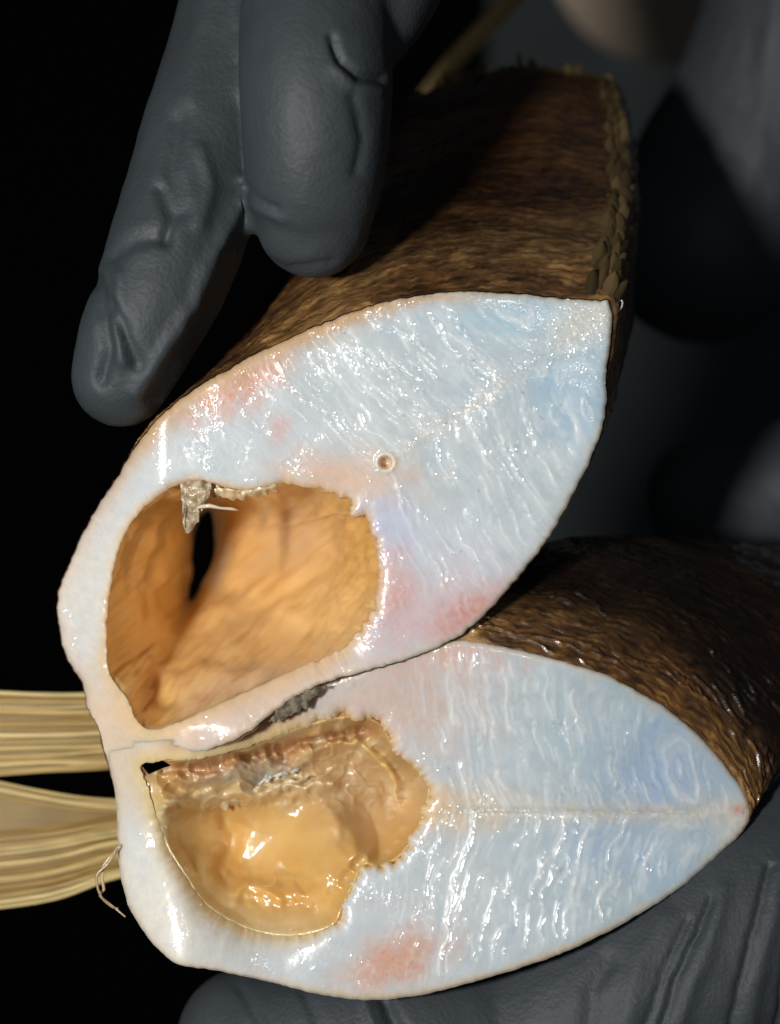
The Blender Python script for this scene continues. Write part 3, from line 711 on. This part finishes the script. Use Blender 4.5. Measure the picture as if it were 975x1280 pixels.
def hand(name, chains, creases, label, vox=.0011, wr=.00028, extra=None):
    Vs, Fs, off = [], [], 0
    for ch in chains:
        V, F = chain(ch); Vs.append(V); Fs += [[i+off for i in f] for f in F]; off += len(V)
    me = bpy.data.meshes.new(name); me.from_pydata(np.concatenate(Vs).tolist(), [], Fs); me.materials.append(M_GLOVE)
    o = bpy.data.objects.new(name, me); COL.objects.link(o)
    m = o.modifiers.new('r', 'REMESH'); m.mode = 'VOXEL'; m.voxel_size = vox; m.use_smooth_shade = True
    m = o.modifiers.new('s', 'SMOOTH'); m.factor = .5; m.iterations = 5
    m = o.modifiers.new('d', 'SUBSURF'); m.levels = 1; m.render_levels = 1
    dg = bpy.context.evaluated_depsgraph_get(); me2 = bpy.data.meshes.new_from_object(o.evaluated_get(dg))
    o.modifiers.clear(); o.data = me2; bpy.data.meshes.remove(me)
    n = len(me2.vertices); V = np.empty(n*3, np.float32); me2.vertices.foreach_get('co', V); V = V.reshape(-1, 3).astype(float)
    N = np.empty(n*3, np.float32); me2.vertices.foreach_get('normal', N); N = N.reshape(-1, 3)
    X, Y = pix(V); front = sstep(.25, -.25, N[:, 1])
    h = wr*fbm(V[:, 0]*70, V[:, 1]*70, V[:, 2]*45, 3) + .00007*fbm(V[:, 0]*300, V[:, 1]*300, V[:, 2]*240, 3)
    for P, wd, dp in creases:
        d = seg_dist(X+3*noise(X/25, Y/25, 1.), Y+3*noise(X/25, Y/25, 6.), P); h = h + front*dp*.00072*np.exp(-(d/(wd*.95))**2)
    if extra is not None: h = h + extra(X, Y, V, N)
    V = V + N*h[:, None]
    me2.vertices.foreach_set('co', V.astype(np.float32).ravel()); me2.update()
    me2.polygons.foreach_set('use_smooth', np.ones(len(me2.polygons), bool))
    me2.name = name
    return tag(o, label, 'gloved hand')

up = [
 # long finger on the left, tip on the belly skin
 [(152,470,2,64),(172,420,1,74),(212,330,3,84),(252,200,8,84),(300,40,14,84),(345,-140,24,92),(420,-330,38,110)],
 # finger in the middle, tip pressed on the back skin
 [(392,275,0,74),(394,215,-4,89),(396,120,-6,96),(398,20,-2,98),(420,-140,10,104),(470,-330,34,120)],
 [(466,38,-1,52),(488,-20,2,66),(520,-160,16,90),(560,-340,36,120)],
 # out of frame: knuckles, palm, and the thumb side coming down behind the fish
 [(420,-330,38,120),(560,-370,46,140),(720,-380,55,170),(900,-300,62,170)],
 [(960,-320,70,170),(1010,-150,76,140),(1010,-10,84,128),(975,130,92,136),(925,230,95,140),(880,305,95,125)],
]
cr_up = [([(118,350),(128,395),(134,441),(126,475)], 9, -1.5),([(138,378),(155,415),(174,457)], 8, -1.4),([(150,345),(145,400),(152,450)], 9, .9),
 ([(208,300),(216,270),(200,238)], 9, -1.2),([(222,150),(214,215),(226,262)], 12, -1.0),([(140,320),(165,300),(205,296)], 10, -1.0),
 ([(300,255),(267,318),(241,380),(198,446),(170,490)], 10, 1.5),([(285,345),(262,395),(225,450),(195,500)], 18, -1.4),
 ([(235,120),(245,60),(265,0)], 18, .8),([(252,190),(262,230),(250,280)], 10, .8),
 ([(414,45),(426,77),(446,95),(480,99)], 5, -1.6),([(420,85),(440,108),(475,112)], 7, .7),([(306,232),(320,250),(345,262)], 6, -.7),([(312,248),(328,265),(350,275)], 7, .6),
 ([(318,322),(360,338),(415,328)], 6, -.7),([(441,118),(456,170),(446,215)], 8, -.7),([(330,280),(380,300),(430,290)], 14, -.5)]
for q in range(5):
    x0 = 895+q*24; cr_up.append(([(x0+random.uniform(-6, 6),-60),(x0-8,70),(x0-25+q*4,190)], random.uniform(10, 18), random.uniform(-.7, .6)))
hand('gloved_hand', up, cr_up, 'upper black nitrile gloved hand, two fingertips pressing on the fish skin')
lo = [
 [(305,1296,20,84),(400,1306,16,104),(560,1304,17,120),(760,1290,28,150),(950,1260,40,190),(1150,1230,55,230)],
 [(620,1330,20,140),(790,1250,21,170),(950,1150,25,190),(1120,1050,36,200)],
 [(880,1180,30,120),(980,1130,32,130),(1120,1080,40,160)],
 [(1150,1150,58,180),(1260,950,66,170),(1240,760,66,140)],
 [(888,622,84,80),(950,616,80,88),(1060,615,72,100),(1240,700,64,130)],
]
cr_lo = [([(888,1125),(868,1175),(845,1225),(826,1290)], 4.5, -1.0),([(906,1110),(887,1180),(866,1230),(848,1290)], 11, .7),
 ([(962,1085),(945,1150),(930,1210),(912,1290)], 4.5, -1.1),([(980,1080),(966,1150),(950,1215),(934,1290)], 11, .7),
 ([(995,1110),(985,1190),(972,1290)], 5, -.9),([(830,1150),(800,1200),(780,1290)], 16, .6),([(860,1150),(835,1200),(805,1290)], 5, -.6),([(760,1200),(740,1240),(735,1285)], 12, -.7),([(300,1235),(330,1285)], 7, -.7),([(380,1240),(400,1285)], 7, -.7),([(480,1250),(500,1290)], 8, -1.8),([(455,1250),(470,1290)], 6, .8)]
hand('gloved_hand', lo, cr_lo, 'lower black nitrile gloved hand, palm under the fish and thumb laid over its skin')

# ------------------------------------------------------------------ pale round dish far behind
def dish():
    prof = [(0, .0), (.30, .0), (.55, .02), (.80, .12), (.95, .26), (1.0, .33), (1.0, .36), (.97, .36), (.92, .28), (.76, .15), (.5, .05), (0, .04)]
    m = 64; th = np.linspace(0, 2*np.pi, m, endpoint=False); R = .036
    G = np.array([[(r*R*math.cos(t), r*R*math.sin(t), z*R) for t in th] for r, z in prof])
    o = mesh_obj('dish', G.reshape(-1, 3), grid_faces(len(prof), m), plain('beige_glaze', (.50, .40, .30), .5))
    o.location = at(846, -82, .26); o.rotation_euler = (math.radians(-80), 0, math.radians(10))
    return tag(o, 'pale beige round dish, out of focus at the top edge behind the hands', 'dish')
dish()
